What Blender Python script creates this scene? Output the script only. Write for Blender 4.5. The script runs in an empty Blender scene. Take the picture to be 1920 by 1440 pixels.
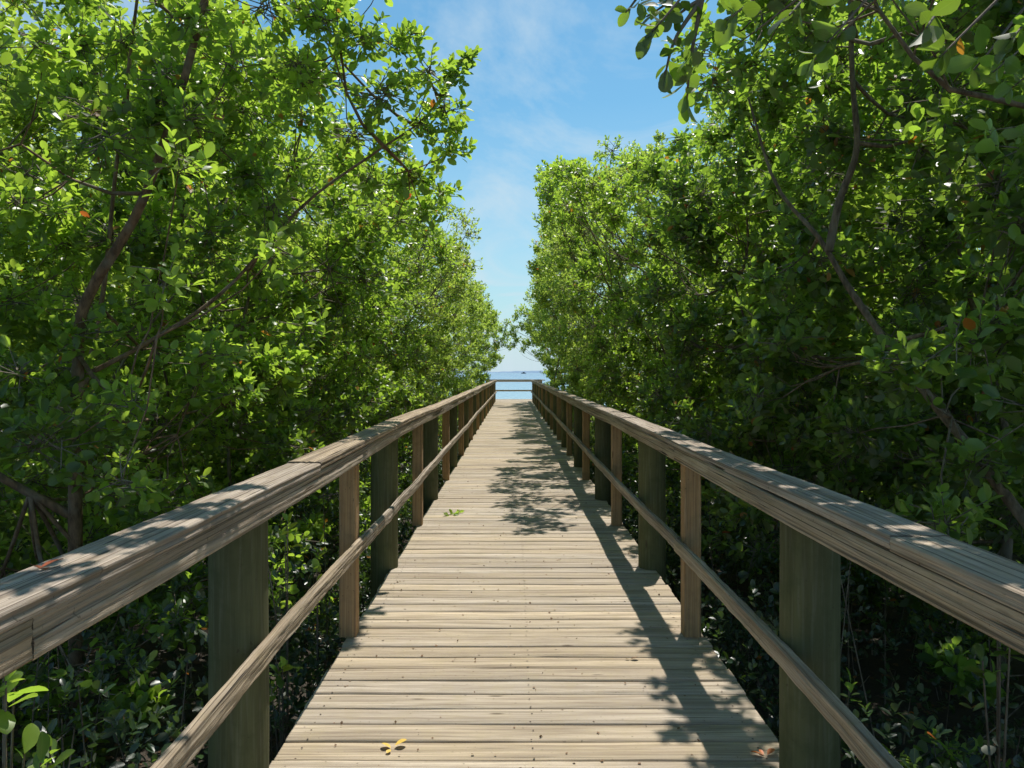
import bpy, math, random
import numpy as np
from mathutils import Vector, noise as mnoise
R = math.radians
scn = bpy.context.scene
C = scn.collection
rs = np.random.RandomState(7)
random.seed(7)

# ------------------------------------------------------------------ helpers
def tag(o, label=None, cat=None, group=None, kind=None):
    if label: o['label'] = label
    if cat: o['category'] = cat
    if group: o['group'] = group
    if kind: o['kind'] = kind
    return o

def thing(name, label, cat, loc=(0, 0, 0), group=None):
    o = bpy.data.objects.new(name, None); C.objects.link(o)
    o.location = loc; o.empty_display_size = .2
    return tag(o, label, cat, group)

class MB:
    """collects vertices, faces, per-vertex rnd value and per-vertex uv"""
    def __init__(s):
        s.v = []; s.f3 = []; s.f4 = []; s.r = []; s.uv = []; s.n = 0
    def add(s, V, F3=None, F4=None, rnd=0.5, uv=None):
        V = np.asarray(V, float).reshape(-1, 3)
        s.v.append(V)
        if F3 is not None and len(F3): s.f3.append(np.asarray(F3, int) + s.n)
        if F4 is not None and len(F4): s.f4.append(np.asarray(F4, int) + s.n)
        s.r.append(np.broadcast_to(np.asarray(rnd, float), (len(V),)).copy())
        s.uv.append(np.zeros((len(V), 2)) if uv is None else np.asarray(uv, float))
        s.n += len(V)
    def build(s, name, mat, parent=None, origin=(0, 0, 0), smooth=True):
        V = np.concatenate(s.v) - np.asarray(origin, float)
        f3 = np.concatenate(s.f3) if s.f3 else np.zeros((0, 3), int)
        f4 = np.concatenate(s.f4) if s.f4 else np.zeros((0, 4), int)
        me = bpy.data.meshes.new(name)
        me.vertices.add(len(V)); me.vertices.foreach_set('co', V.astype(np.float32).ravel())
        loops = np.concatenate([f3.ravel(), f4.ravel()])
        me.loops.add(len(loops)); me.loops.foreach_set('vertex_index', loops.astype(np.int32))
        tot = np.concatenate([np.full(len(f3), 3), np.full(len(f4), 4)])
        st = np.concatenate([[0], np.cumsum(tot)[:-1]])
        me.polygons.add(len(tot))
        me.polygons.foreach_set('loop_start', st.astype(np.int32))
        me.polygons.foreach_set('loop_total', tot.astype(np.int32))
        me.polygons.foreach_set('use_smooth', np.full(len(tot), smooth))
        me.update(calc_edges=True)
        a = me.attributes.new('rnd', 'FLOAT', 'POINT')
        a.data.foreach_set('value', np.concatenate(s.r).astype(np.float32))
        uvl = me.uv_layers.new(name='UVMap')
        UV = np.concatenate(s.uv)[loops]
        uvl.data.foreach_set('uv', UV.astype(np.float32).ravel())
        me.validate()
        me.materials.append(mat)
        o = bpy.data.objects.new(name, me); C.objects.link(o)
        if parent is not None: o.parent = parent
        else: o.location = origin
        return o

def norm(a):
    return a / np.maximum(np.linalg.norm(a, axis=-1, keepdims=True), 1e-9)

def tube(mb, pts, rad, sides=7, rnd=.5, wob=0.0):
    pts = np.asarray(pts, float); n = len(pts)
    rad = np.broadcast_to(np.asarray(rad, float), (n,))
    tan = norm(np.gradient(pts, axis=0))
    ref = np.array([0.3, 1.0, 0.12]) if abs(tan[0][2]) > .8 else np.array([0, 0, 1.0])
    a = norm(np.cross(tan, ref)); b = np.cross(tan, a)
    th = np.linspace(0, 2 * np.pi, sides, endpoint=False)
    rr = rad[:, None] * (1 + wob * rs.randn(n, sides) * .5)
    V = pts[:, None, :] + rr[..., None] * (np.cos(th)[None, :, None] * a[:, None, :] + np.sin(th)[None, :, None] * b[:, None, :])
    i = np.arange(n - 1)[:, None] * sides; j = np.arange(sides)[None, :]; k = (j + 1) % sides
    F = np.stack([i + j, i + k, i + sides + k, i + sides + j], -1).reshape(-1, 4)
    ln = np.concatenate([[0], np.cumsum(np.linalg.norm(np.diff(pts, axis=0), axis=1))])
    uv = np.stack([np.repeat(ln, sides), np.tile(th * .05, n)], -1)
    mb.add(V.reshape(-1, 3), None, F, rnd, uv)

def smooth_path(ctrl, n):
    """Catmull-Rom through control points"""
    P = np.asarray(ctrl, float)
    P = np.vstack([2 * P[0] - P[1], P, 2 * P[-1] - P[-2]])
    out = []; m = len(P) - 3
    for t in np.linspace(0, m - 1e-6, n):
        i = int(t); u = t - i
        p0, p1, p2, p3 = P[i:i + 4]
        out.append(.5 * (2 * p1 + (p2 - p0) * u + (2 * p0 - 5 * p1 + 4 * p2 - p3) * u * u + (3 * p1 - p0 - 3 * p2 + p3) * u ** 3))
    return np.array(out)

def twigs(mb, A, B, r0, r1, rnd=.5):
    """many straight three-sided twigs"""
    A = np.asarray(A); B = np.asarray(B); n = len(A)
    if n == 0: return
    t = norm(B - A)
    ref = np.where(np.abs(t[:, 2:3]) > .8, np.array([[1., 0, 0]]), np.array([[0, 0, 1.]]))
    a = norm(np.cross(t, ref)); b = np.cross(t, a)
    V = []
    for (P, r) in ((A, r0), (B, r1)):
        for k in range(3):
            th = k * 2 * np.pi / 3
            V.append(P + r * (math.cos(th) * a + math.sin(th) * b))
    V = np.stack(V, 1)
    F = np.array([[0, 1, 4, 3], [1, 2, 5, 4], [2, 0, 3, 5]])[None] + (np.arange(n) * 6)[:, None, None]
    mb.add(V.reshape(-1, 3), None, F.reshape(-1, 4), rnd)

# leaf templates: (length, side, up)
HI_V = np.array([[0, 0, 0], [.5, 0, -.02], [1, 0, -.10],
                 [.22, .15, .035], [.55, .25, .05], [.86, .17, -.01],
                 [.22, -.15, .035], [.55, -.25, .05], [.86, -.17, -.01]])
HI_3 = np.array([[0, 1, 3], [0, 6, 1]])
HI_4 = np.array([[1, 4, 3, 3], [1, 5, 4, 4]])
HI_T = np.array([[0, 1, 3], [3, 1, 4], [4, 1, 5], [5, 1, 2], [0, 6, 1], [6, 7, 1], [7, 8, 1], [8, 2, 1]])
LO_V = np.array([[0, 0, 0], [1, 0, -.06], [.55, .27, .05], [.55, -.27, .05]])
LO_T = np.array([[0, 1, 2], [0, 3, 1]])

_sd = [(.12, .07, .02), (.30, .185, .04), (.52, .245, .05), (.72, .235, .03), (.88, .155, -.02), (.965, .07, -.07)]
XV = [[0, 0, 0], [.3, 0, -.01], [.6, 0, -.02], [.85, 0, -.06], [1, 0, -.10]] + [list(q) for q in _sd] + [[a, -b, c] for a, b, c in _sd]
_up = [[0, 1, 5], [5, 1, 6], [6, 1, 2], [6, 2, 7], [7, 2, 8], [8, 2, 3], [8, 3, 9], [9, 3, 10], [10, 3, 4]]
XT = np.array(_up + [[(q + 6 if q >= 5 else q) for q in t][::-1] for t in _up]); XV = np.array(XV, float)

def add_leaves(mb, P, D, N, L, rnd, hi=True, width=1.0):
    T, F = (XV, XT) if hi == 2 else (HI_V, HI_T) if hi else (LO_V, LO_T)
    D = norm(D); S = norm(np.cross(N, D)); U = np.cross(D, S)
    w = (1.18 * width * (0.85 + .3 * rs.rand(len(P))))[:, None, None]
    Lx = L[:, None, None]
    V = P[:, None, :] + Lx * (T[None, :, 0:1] * D[:, None, :] + w * T[None, :, 1:2] * S[:, None, :] + T[None, :, 2:3] * U[:, None, :])
    FF = F[None] + (np.arange(len(P)) * len(T))[:, None, None]
    uv = np.tile(T[:, :2], (len(P), 1))
    mb.add(V.reshape(-1, 3), FF.reshape(-1, 3), None, np.repeat(rnd, len(T)), uv)

def sprigs(mb, Cn, A, tint, L, hi=True, per=7, tw=None):
    """whorls of leaves at twig tips Cn with axis A"""
    A = norm(A); n = len(Cn)
    if n == 0: return
    ref = norm(rs.randn(n, 3)); a = norm(np.cross(A, ref)); b = np.cross(A, a)
    for k in range(per):
        keep = rs.rand(n) < .9
        ph = k * 2.4 + rs.rand(n) * .9
        th = R(20) + R(62) * (k / max(per - 1, 1)) + rs.randn(n) * .22
        rad = np.cos(ph)[:, None] * a + np.sin(ph)[:, None] * b
        d = np.cos(th)[:, None] * A + np.sin(th)[:, None] * rad
        N = A + .35 * rs.randn(n, 3) + np.array([0, 0, .35])
        base = Cn - A * (k / per * L * .95)[..., None] if np.ndim(L) else Cn - A * (k / per * L * .95)
        Ls = L * (.50 + .68 * rs.rand(n)) * (.8 + .2 * k / per)
        r = np.clip(tint + .20 * rs.randn(n), 0.02, .93)
        old = rs.rand(n) < .006
        r = np.where(old, .96 + .04 * rs.rand(n), r)
        add_leaves(mb, base[keep], d[keep], N[keep], np.broadcast_to(Ls, (n,))[keep], r[keep], hi)
    if tw is not None:
        twigs(tw, Cn - A * L * 2.0, Cn, .0035, .0022)

# ------------------------------------------------------------------ materials
def new_mat(name):
    m = bpy.data.materials.new(name); m.use_nodes = True
    nt = m.node_tree; nt.nodes.clear()
    return m, nt
def N_(nt, t, **kw):
    n = nt.nodes.new(t)
    for k, v in kw.items():
        if k == 'ins':
            for a, b in v.items(): n.inputs[a].default_value = b
        else: setattr(n, k, v)
    return n
def ramp(nt, fac, stops, interp='LINEAR'):
    n = nt.nodes.new('ShaderNodeValToRGB'); cr = n.color_ramp; cr.interpolation = interp
    while len(cr.elements) > 1: cr.elements.remove(cr.elements[-1])
    cr.elements[0].position = stops[0][0]; cr.elements[0].color = (*stops[0][1], 1)
    for p, c in stops[1:]:
        e = cr.elements.new(p); e.color = (*c, 1)
    nt.links.new(fac, n.inputs[0]); return n.outputs[0]
def mix(nt, fac, a, b, mode='MIX'):
    n = nt.nodes.new('ShaderNodeMix'); n.data_type = 'RGBA'; n.blend_type = mode
    for val, idx in ((fac, 0), (a, 6), (b, 7)):
        if isinstance(val, (int, float)): n.inputs[idx].default_value = val
        elif isinstance(val, tuple): n.inputs[idx].default_value = (*val, 1)
        else: nt.links.new(val, n.inputs[idx])
    return n.outputs[2]
def math_(nt, op, a, b=0.0, clamp=False):
    n = nt.nodes.new('ShaderNodeMath'); n.operation = op; n.use_clamp = clamp
    for i, v in enumerate((a, b)):
        if isinstance(v, (int, float)): n.inputs[i].default_value = v
        else: nt.links.new(v, n.inputs[i])
    return n.outputs[0]
def noise_(nt, vec, scale, detail=4, rough=.55, dist=0.0):
    n = N_(nt, 'ShaderNodeTexNoise', ins={'Scale': scale, 'Detail': detail, 'Roughness': rough, 'Distortion': dist})
    if vec is not None: nt.links.new(vec, n.inputs['Vector'])
    return n.outputs['Fac']
def mapping(nt, vec, sc):
    n = N_(nt, 'ShaderNodeMapping'); n.inputs['Scale'].default_value = sc
    nt.links.new(vec, n.inputs['Vector']); return n.outputs[0]

def wood(name, tan, grey, dark, moss=(.12, .12, .05), moss_amt=.3, crack=.5, rough=.85, bump=.6, vs=1.0, tanamt=.5, bdist=.006, lite=.35, stripe=0, plank=0):
    m, nt = new_mat(name)
    out = N_(nt, 'ShaderNodeOutputMaterial'); bs = N_(nt, 'ShaderNodeBsdfPrincipled')
    nt.links.new(bs.outputs[0], out.inputs[0])
    uv = N_(nt, 'ShaderNodeUVMap', uv_map='UVMap').outputs[0]
    at = N_(nt, 'ShaderNodeAttribute', attribute_name='rnd').outputs['Fac']
    pos = N_(nt, 'ShaderNodeNewGeometry').outputs['Position']
    g1 = noise_(nt, mapping(nt, uv, (1.6, 75 * vs, 1)), 1.0, 5, .6, .25)      # fine fibre
    g2 = noise_(nt, mapping(nt, uv, (.9, 20 * vs, 1)), 1.0, 4, .6, .5)        # growth bands
    g3 = noise_(nt, mapping(nt, uv, (3.5, 140 * vs, 1)), 1.0, 3, .5)
    bl = noise_(nt, pos, 2.3, 4, .6)
    bl2 = noise_(nt, pos, 9.0, 4, .65)
    # per board base hue
    f = math_(nt, 'ADD', math_(nt, 'MULTIPLY', at, .9), math_(nt, 'MULTIPLY', bl, .7))
    f = math_(nt, 'ADD', f, -.35 - .5 + tanamt, True)
    col = mix(nt, f, grey, tan)
    col = mix(nt, ramp(nt, g2, [(.36, (0, 0, 0)), (.62, (1, 1, 1))]), mix(nt, .55, col, dark), col)
    col = mix(nt, ramp(nt, g1, [(.28, (.75, .75, .75)), (.52, (0, 0, 0))]), col, dark)
    if stripe:
        g4 = noise_(nt, mapping(nt, uv, (.3, 120 * vs, 1)), 1.0, 2.5, .55)
        col = mix(nt, math_(nt, 'MULTIPLY', ramp(nt, g4, [(.36, (1, 1, 1)), (.47, (0, 0, 0))]), stripe), col, tuple(.45 * c for c in dark))
    light = mix(nt, lite, col, (.62, .58, .52))
    col = mix(nt, ramp(nt, g3, [(.5, (0, 0, 0)), (.75, (.6, .6, .6))]), col, light)
    if plank:
        ww = N_(nt, 'ShaderNodeTexWhiteNoise', noise_dimensions='1D'); nt.links.new(at, ww.inputs['W'])
        col = mix(nt, math_(nt, 'MULTIPLY', ww.outputs['Value'], plank), col, mix(nt, .6, col, dark))
    # moss and stain
    col = mix(nt, math_(nt, 'MULTIPLY', ramp(nt, bl2, [(.48, (0, 0, 0)), (.72, (1, 1, 1))]), moss_amt), col, moss)
    # drying cracks
    cr = ramp(nt, noise_(nt, mapping(nt, uv, (1.1, 48 * vs, 1)), 1.0, 2, .5, .6), [(.27, (1, 1, 1)), (.33, (0, 0, 0))])
    col = mix(nt, math_(nt, 'MULTIPLY', cr, crack), col, (.035, .028, .02))
    # knots
    vo = N_(nt, 'ShaderNodeTexVoronoi', ins={'Scale': 1.0, 'Randomness': 1.0})
    nt.links.new(mapping(nt, uv, (1.7, 7.5, 1)), vo.inputs['Vector'])
    kn = ramp(nt, vo.outputs['Distance'], [(.035, (1, 1, 1)), (.075, (0, 0, 0))])
    col = mix(nt, math_(nt, 'MULTIPLY', kn, .7), col, (.06, .042, .025))
    # grime specks
    sp = ramp(nt, noise_(nt, pos, 55, 2, .5), [(.69, (0, 0, 0)), (.74, (1, 1, 1))])
    col = mix(nt, math_(nt, 'MULTIPLY', sp, .5), col, (.05, .04, .025))
    nt.links.new(col, bs.inputs['Base Color'])
    bs.inputs['Roughness'].default_value = rough
    bs.inputs['Specular IOR Level'].default_value = .25
    h = math_(nt, 'ADD', math_(nt, 'MULTIPLY', g1, .6), math_(nt, 'MULTIPLY', g2, .9))
    h = math_(nt, 'SUBTRACT', h, math_(nt, 'MULTIPLY', cr, .7 * crack))
    bp = N_(nt, 'ShaderNodeBump', ins={'Strength': bump, 'Distance': bdist})
    nt.links.new(h, bp.inputs['Height']); nt.links.new(bp.outputs[0], bs.inputs['Normal'])
    return m

M_deck = wood('weathered_deck_wood', (.71, .575, .395), (.63, .55, .45), (.17, .125, .085), moss=(.38, .31, .17), moss_amt=.28, stripe=.3, plank=.7, crack=.45, bump=.9)
M_cap = wood('weathered_cap_wood', (.56, .43, .295), (.51, .43, .355), (.13, .09, .06), moss=(.26, .19, .10), moss_amt=.3, stripe=.75, crack=1.0, bump=1.0, bdist=.016)
M_string = wood('weathered_rail_wood', (.53, .41, .275), (.48, .405, .325), (.12, .085, .052), moss=(.24, .19, .09), moss_amt=.3, stripe=.85, crack=1.0, bump=1.0, bdist=.016)
M_sq = wood('brown_post_wood', (.50, .30, .135), (.38, .27, .155), (.14, .085, .045), moss=(.12, .10, .05), moss_amt=.4, crack=.4, tanamt=.75)
M_pile = wood('green_treated_pile', (.125, .125, .05), (.11, .115, .06), (.065, .065, .03), moss=(.06, .072, .028), moss_amt=.6, crack=.15, vs=.5, lite=.12)
M_joist = wood('dark_joist_wood', (.10, .08, .05), (.09, .08, .06), (.05, .04, .03), moss_amt=.3)

def leaf_mat(name, dark, mid, young, trans, tf=.42, rough=.38):
    m, nt = new_mat(name)
    out = N_(nt, 'ShaderNodeOutputMaterial')
    bs = N_(nt, 'ShaderNodeBsdfPrincipled'); tr = N_(nt, 'ShaderNodeBsdfTranslucent'); mx = N_(nt, 'ShaderNodeMixShader')
    at = N_(nt, 'ShaderNodeAttribute', attribute_name='rnd').outputs['Fac']
    uv = N_(nt, 'ShaderNodeUVMap', uv_map='UVMap').outputs[0]
    geo = N_(nt, 'ShaderNodeNewGeometry')
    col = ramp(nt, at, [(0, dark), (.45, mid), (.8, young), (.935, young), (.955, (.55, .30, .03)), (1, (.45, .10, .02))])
    bl = noise_(nt, geo.outputs['Position'], 30, 3, .6)
    col = mix(nt, math_(nt, 'MULTIPLY', bl, .35), col, mid)
    # pale midrib
    sx = N_(nt, 'ShaderNodeSeparateXYZ'); nt.links.new(uv, sx.inputs[0])
    rib = ramp(nt, math_(nt, 'ABSOLUTE', sx.outputs[1]), [(0, (.5, .5, .5)), (.018, (0, 0, 0))])
    top = mix(nt, rib, col, (.16, .20, .06))
    under = mix(nt, .55, col, (.20, .21, .15))
    base = mix(nt, geo.outputs['Backfacing'], top, under)
    nt.links.new(base, bs.inputs['Base Color'])
    rr = math_(nt, 'ADD', math_(nt, 'MULTIPLY', geo.outputs['Backfacing'], .25), rough)
    nt.links.new(rr, bs.inputs['Roughness'])
    bs.inputs['Specular IOR Level'].default_value = .8
    tc = ramp(nt, at, [(0, tuple(.55 * c for c in trans)), (.5, trans), (.85, tuple(min(1, 1.35 * c) for c in trans)), (.935, trans), (.955, (.8, .40, .04)), (1, (.6, .14, .03))])
    nt.links.new(tc, tr.inputs[0])
    mx.inputs[0].default_value = tf
    nt.links.new(bs.outputs[0], mx.inputs[1]); nt.links.new(tr.outputs[0], mx.inputs[2])
    nt.links.new(mx.outputs[0], out.inputs[0])
    return m
M_leaf = leaf_mat('mangrove_leaf', (.010, .030, .011), (.056, .122, .020), (.22, .32, .045), (.54, .84, .07), tf=.48)
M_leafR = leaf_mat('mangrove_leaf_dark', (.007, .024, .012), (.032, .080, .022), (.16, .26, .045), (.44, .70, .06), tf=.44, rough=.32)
M_leaf_under = leaf_mat('mangrove_leaf_shaded', (.008, .024, .012), (.022, .055, .020), (.06, .12, .03), (.14, .26, .03), tf=.30, rough=.34)  # darker leaf copy with the undergrowth's shade put into its colours
M_leaf_far = leaf_mat('mangrove_leaf_olive', (.017, .038, .012), (.088, .148, .028), (.29, .37, .060), (.60, .84, .10), tf=.49, rough=.40)

def bark(name, a, b):
    m, nt = new_mat(name)
    out = N_(nt, 'ShaderNodeOutputMaterial'); bs = N_(nt, 'ShaderNodeBsdfPrincipled'); nt.links.new(bs.outputs[0], out.inputs[0])
    pos = N_(nt, 'ShaderNodeNewGeometry').outputs['Position']
    n1 = noise_(nt, mapping(nt, pos, (1, 1, .35)), 28, 5, .65); n2 = noise_(nt, pos, 4, 3, .6)
    col = mix(nt, ramp(nt, n1, [(.35, (0, 0, 0)), (.65, (1, 1, 1))]), a, b)
    col = mix(nt, ramp(nt, n2, [(.5, (0, 0, 0)), (.65, (.6, .6, .6))]), col, (.24, .22, .18))
    nt.links.new(col, bs.inputs['Base Color']); bs.inputs['Roughness'].default_value = .9
    bp = N_(nt, 'ShaderNodeBump', ins={'Strength': .7, 'Distance': .008}); nt.links.new(n1, bp.inputs['Height']); nt.links.new(bp.outputs[0], bs.inputs['Normal'])
    return m
M_bark = bark('grey_brown_bark', (.07, .052, .034), (.24, .185, .13))
M_bark_red = bark('red_brown_bark', (.085, .052, .032), (.27, .17, .10))
M_twig = bark('pale_twig_bark', (.10, .085, .06), (.26, .22, .17))

def simple(name, c, rough=.8, tr=0):
    m, nt = new_mat(name)
    out = N_(nt, 'ShaderNodeOutputMaterial'); bs = N_(nt, 'ShaderNodeBsdfPrincipled'); nt.links.new(bs.outputs[0], out.inputs[0])
    pos = N_(nt, 'ShaderNodeNewGeometry').outputs['Position']
    n1 = noise_(nt, pos, 60, 3, .6)
    nt.links.new(mix(nt, n1, tuple(.6 * x for x in c), tuple(min(1, 1.3 * x) for x in c)), bs.inputs['Base Color'])
    bs.inputs['Roughness'].default_value = rough
    return m

def mud_mat():
    m, nt = new_mat('mangrove_mud')
    out = N_(nt, 'ShaderNodeOutputMaterial'); bs = N_(nt, 'ShaderNodeBsdfPrincipled'); nt.links.new(bs.outputs[0], out.inputs[0])
    pos = N_(nt, 'ShaderNodeNewGeometry').outputs['Position']
    n1 = noise_(nt, pos, 3, 6, .65); n2 = noise_(nt, pos, 30, 4, .7)
    col = mix(nt, n1, (.022, .017, .011), (.07, .052, .034)); col = mix(nt, ramp(nt, n2, [(.55, (0, 0, 0)), (.7, (.7, .7, .7))]), col, (.11, .075, .04))
    nt.links.new(col, bs.inputs['Base Color']); bs.inputs['Roughness'].default_value = .7
    bp = N_(nt, 'ShaderNodeBump', ins={'Strength': .8, 'Distance': .04}); nt.links.new(n2, bp.inputs['Height']); nt.links.new(bp.outputs[0], bs.inputs['Normal'])
    return m
def water_mat():
    m, nt = new_mat('bay_water')
    out = N_(nt, 'ShaderNodeOutputMaterial'); bs = N_(nt, 'ShaderNodeBsdfPrincipled'); nt.links.new(bs.outputs[0], out.inputs[0])
    pos = N_(nt, 'ShaderNodeNewGeometry').outputs['Position']
    sy = N_(nt, 'ShaderNodeSeparateXYZ'); nt.links.new(pos, sy.inputs[0])
    d = math_(nt, 'DIVIDE', sy.outputs[1], 900.0, True)
    col = ramp(nt, d, [(0, (.30, .42, .46)), (.12, (.20, .34, .44)), (.3, (.12, .23, .38)), (1, (.09, .18, .34))])
    nt.links.new(col, bs.inputs['Base Color'])
    bs.inputs['Roughness'].default_value = .18; bs.inputs['IOR'].default_value = 1.33
    n1 = noise_(nt, mapping(nt, pos, (.5, 1.3, 1)), 1.6, 6, .6)
    bp = N_(nt, 'ShaderNodeBump', ins={'Strength': .5, 'Distance': .15}); nt.links.new(n1, bp.inputs['Height']); nt.links.new(bp.outputs[0], bs.inputs['Normal'])
    return m
M_mud = mud_mat(); M_water = water_mat()

# ------------------------------------------------------------------ setting
GZ = -.85
def ground_z(x, y):
    z = GZ + .10 * (mnoise.noise(Vector((x * .5, y * .5, 0)))) + .04 * mnoise.noise(Vector((x * 2.1, y * 2.1, 3)))
    if y > 39: z -= (y - 39) * .16
    return z
def grid(name, xs, ys, zf, mat):
    mb = MB(); X, Y = np.meshgrid(xs, ys, indexing='ij')
    Z = np.array([[zf(x, y) for y in ys] for x in xs])
    V = np.stack([X, Y, Z], -1).reshape(-1, 3); n = len(ys)
    i = np.arange(len(xs) - 1)[:, None] * n; j = np.arange(n - 1)[None]
    F = np.stack([i + j, i + n + j, i + n + j + 1, i + j + 1], -1).reshape(-1, 4)
    mb.add(V, None, F); o = mb.build(name, mat); tag(o, kind='structure'); return o
grid('ground', np.concatenate([[-400, -120, -60], np.linspace(-30, 30, 121), [60, 120, 400]]), np.concatenate([[-400, -100, -30], np.linspace(-12, 50, 125)]), ground_z, M_mud)
grid('water', np.array([-9000, -2000, -300, -40, 0, 40, 300, 2000, 9000.]), np.array([41.5, 60, 100, 300, 1000, 3000, 9000.]), lambda x, y: -1.25, M_water)

# hazy low far shore on the horizon
def shore():
    mb = MB(); xs = np.linspace(-3500, 3500, 400)
    h = np.array([7 + 6 * mnoise.noise(Vector((x * .004, 0, 0))) + 3 * mnoise.noise(Vector((x * .03, 5, 0))) for x in xs])
    a = np.stack([xs, np.full_like(xs, 3800), np.full_like(xs, -2)], -1)
    b = np.stack([xs, np.full_like(xs, 3840), np.maximum(h, 1)], -1)
    c = np.stack([xs, np.full_like(xs, 4200), np.full_like(xs, -2)], -1)
    n = len(xs); i = np.arange(n - 1)
    F = np.concatenate([np.stack([i, i + 1, i + 1 + n, i + n], -1), np.stack([i + n, i + 1 + n, i + 1 + 2 * n, i + 2 * n], -1)])
    mb.add(np.concatenate([a, b, c]), None, F)
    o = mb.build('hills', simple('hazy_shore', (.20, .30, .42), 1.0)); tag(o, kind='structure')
shore()

# ------------------------------------------------------------------ boards
def nz(x, y, z): return mnoise.noise(Vector((x, y, z)))

def board(mb, L0, L1, c, w, h, axis='y', bev=.004, step=.08, warp=.0015, groove=0.0, seed=0, wear=0.0, bow=None, npts=None):
    """long plank along axis from L0 to L1, centre c (other two coords: across, z), size w x h; profile is a rounded rectangle with ridges"""
    k = 3
    def prof():
        P = []
        nw = max(2, int(round(w / .012))) if groove else 3
        nh = max(2, int(round(h / .008))) if groove else 2
        # start bottom-left, counter-clockwise (a across, b up)
        def side(p, q, n): return [(p[0] + (q[0] - p[0]) * t, p[1] + (q[1] - p[1]) * t) for t in np.linspace(0, 1, n + 1)]
        b = bev; W, H = w / 2, h / 2
        P += side((-W + b, -H), (W - b, -H), 2)
        P += side((W, -H + b), (W, H - b), nh)
        P += side((W - b, H), (-W + b, H), nw)
        P += side((-W, H - b), (-W, -H + b), nh)
        return np.array(P)
    P = prof(); n = len(P)
    g = np.array([nz(i * .9, seed * 3.1, 7.7) for i in range(n)]) * groove
    dirs = norm(P / np.array([w, h]))
    P2 = P + dirs * g[:, None]
    S = max(2, int((L1 - L0) / step) + 1)
    ss = np.linspace(L0, L1, S)
    V = np.zeros((S, n, 3))
    per = np.concatenate([[0], np.cumsum(np.linalg.norm(np.diff(P, axis=0), axis=1))])
    ca, cb = c
    for si, s in enumerate(ss):
        wa = warp * 2.2 * nz(s * .9, seed * 1.7, 0); wb = warp * 2.2 * nz(s * .8, seed * 1.3, 9)
        bo = bow(s) if bow else (0, 0)
        q = P2.copy()
        if wear:
            e = np.array([nz(s * 6.0, i * .45, seed) + .5 * nz(s * 17, i * .6, seed + 5) for i in range(n)]) * wear
            q = q + dirs * e[:, None]
        a = q[:, 0] + ca + wa + bo[0]; b = q[:, 1] + cb + wb + bo[1]
        if axis == 'y': V[si] = np.stack([a, np.full(n, s), b], -1)
        else: V[si] = np.stack([np.full(n, s), a, b], -1)
    i = np.arange(S - 1)[:, None] * n; j = np.arange(n)[None]; kk = (j + 1) % n
    F = np.stack([i + j, i + kk, i + n + kk, i + n + j], -1).reshape(-1, 4)
    if axis == 'x': F = F[:, ::-1]
    F = F[:, ::-1] if axis == 'y' else F
    off = (seed * 7.13) % 37
    uv = np.stack([np.repeat(ss + off, n), np.tile(per + off * .37, S)], -1)
    rv = (math.sin(seed * 12.9898) * 43758.5453) % 1
    mb.add(V.reshape(-1, 3), None, F, rv, uv)
    # ends as fans
    for si in (0, S - 1):
        cen = V[si].mean(0); VV = np.vstack([V[si], cen[None]])
        jj = np.arange(n); F3 = np.stack([jj, (jj + 1) % n, np.full(n, n)], -1)
        if si: F3 = F3[:, ::-1]
        mb.add(VV, F3, None, rv, np.stack([VV[:, 0] * .2 + off, VV[:, 2] * 8], -1))

# ------------------------------------------------------------------ boardwalk
EL, ER = -.945, 1.10          # deck edges
Y0, Y1 = -1.4, 38.4
bw = thing('boardwalk', 'long weathered plank boardwalk running straight between the mangroves to the water', 'boardwalk', (0, 0, 0))
mb = MB(); y = Y0; k = 0
while y < Y1:
    w = .134 + .002 * random.random()
    wide = .0
    if k % 1 == 0:
        board(mb, EL - .012 * random.random() - wide, ER + .014 * random.random() + wide, (y + w / 2, -.019 + .0022 * random.uniform(-1, 1)), w, .038,
              axis='x', bev=.006 if y < 14 else .004, step=.16 if y < 9 else .5, warp=.0028, seed=k + 1, wear=.0016 if y < 9 else 0)
    y += w + .0100 + .004 * random.random(); k += 1
deck = mb.build('deck', M_deck, bw)
SCREW = []
# wider landing at the end
mb = MB()
while y < 41.0:
    w = .141
    board(mb, -1.62, 1.72, (y + w / 2, -.019), w, .038, axis='x', bev=.004, step=.6, seed=k + 1); y += w + .006; k += 1
mb.build('landing_deck', M_deck, bw)
sm = MB(); yy = Y0 + .07
while yy < 16:
    for x in (-.86, .08, 1.0):
        for dy in (-.036, .036):
            cx_, cy_ = x + .006 * random.uniform(-1, 1), yy + dy + .006 * random.uniform(-1, 1)
            th = np.linspace(0, 2 * np.pi, 8, endpoint=False)
            V = np.stack([cx_ + .0042 * np.cos(th), cy_ + .0042 * np.sin(th), np.full(8, .0032)], -1); V = np.vstack([V, [[cx_, cy_, .0036]]])
            sm.add(V, np.stack([np.arange(8), (np.arange(8) + 1) % 8, np.full(8, 8)], -1))
    yy += .148
tag(sm.build('screws', simple('rusty_screw', (.06, .035, .02), .6), bw), kind='stuff')
for x in (-.86, .08, 1.0):
    mb = MB(); board(mb, Y0, 41, (x, -.04 - .095), .042, .18, axis='y', step=1.2, seed=int(x * 10) + 40); mb.build('joist', M_joist, bw)
for x in (-.905, 1.045):
    mb = MB(); board(mb, Y0, 40.9, (x, -.04 - .075), .036, .145, axis='y', step=1.2, seed=int(x * 10) + 80, bev=.005); mb.build('edge_beam', M_joist, bw)

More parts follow.
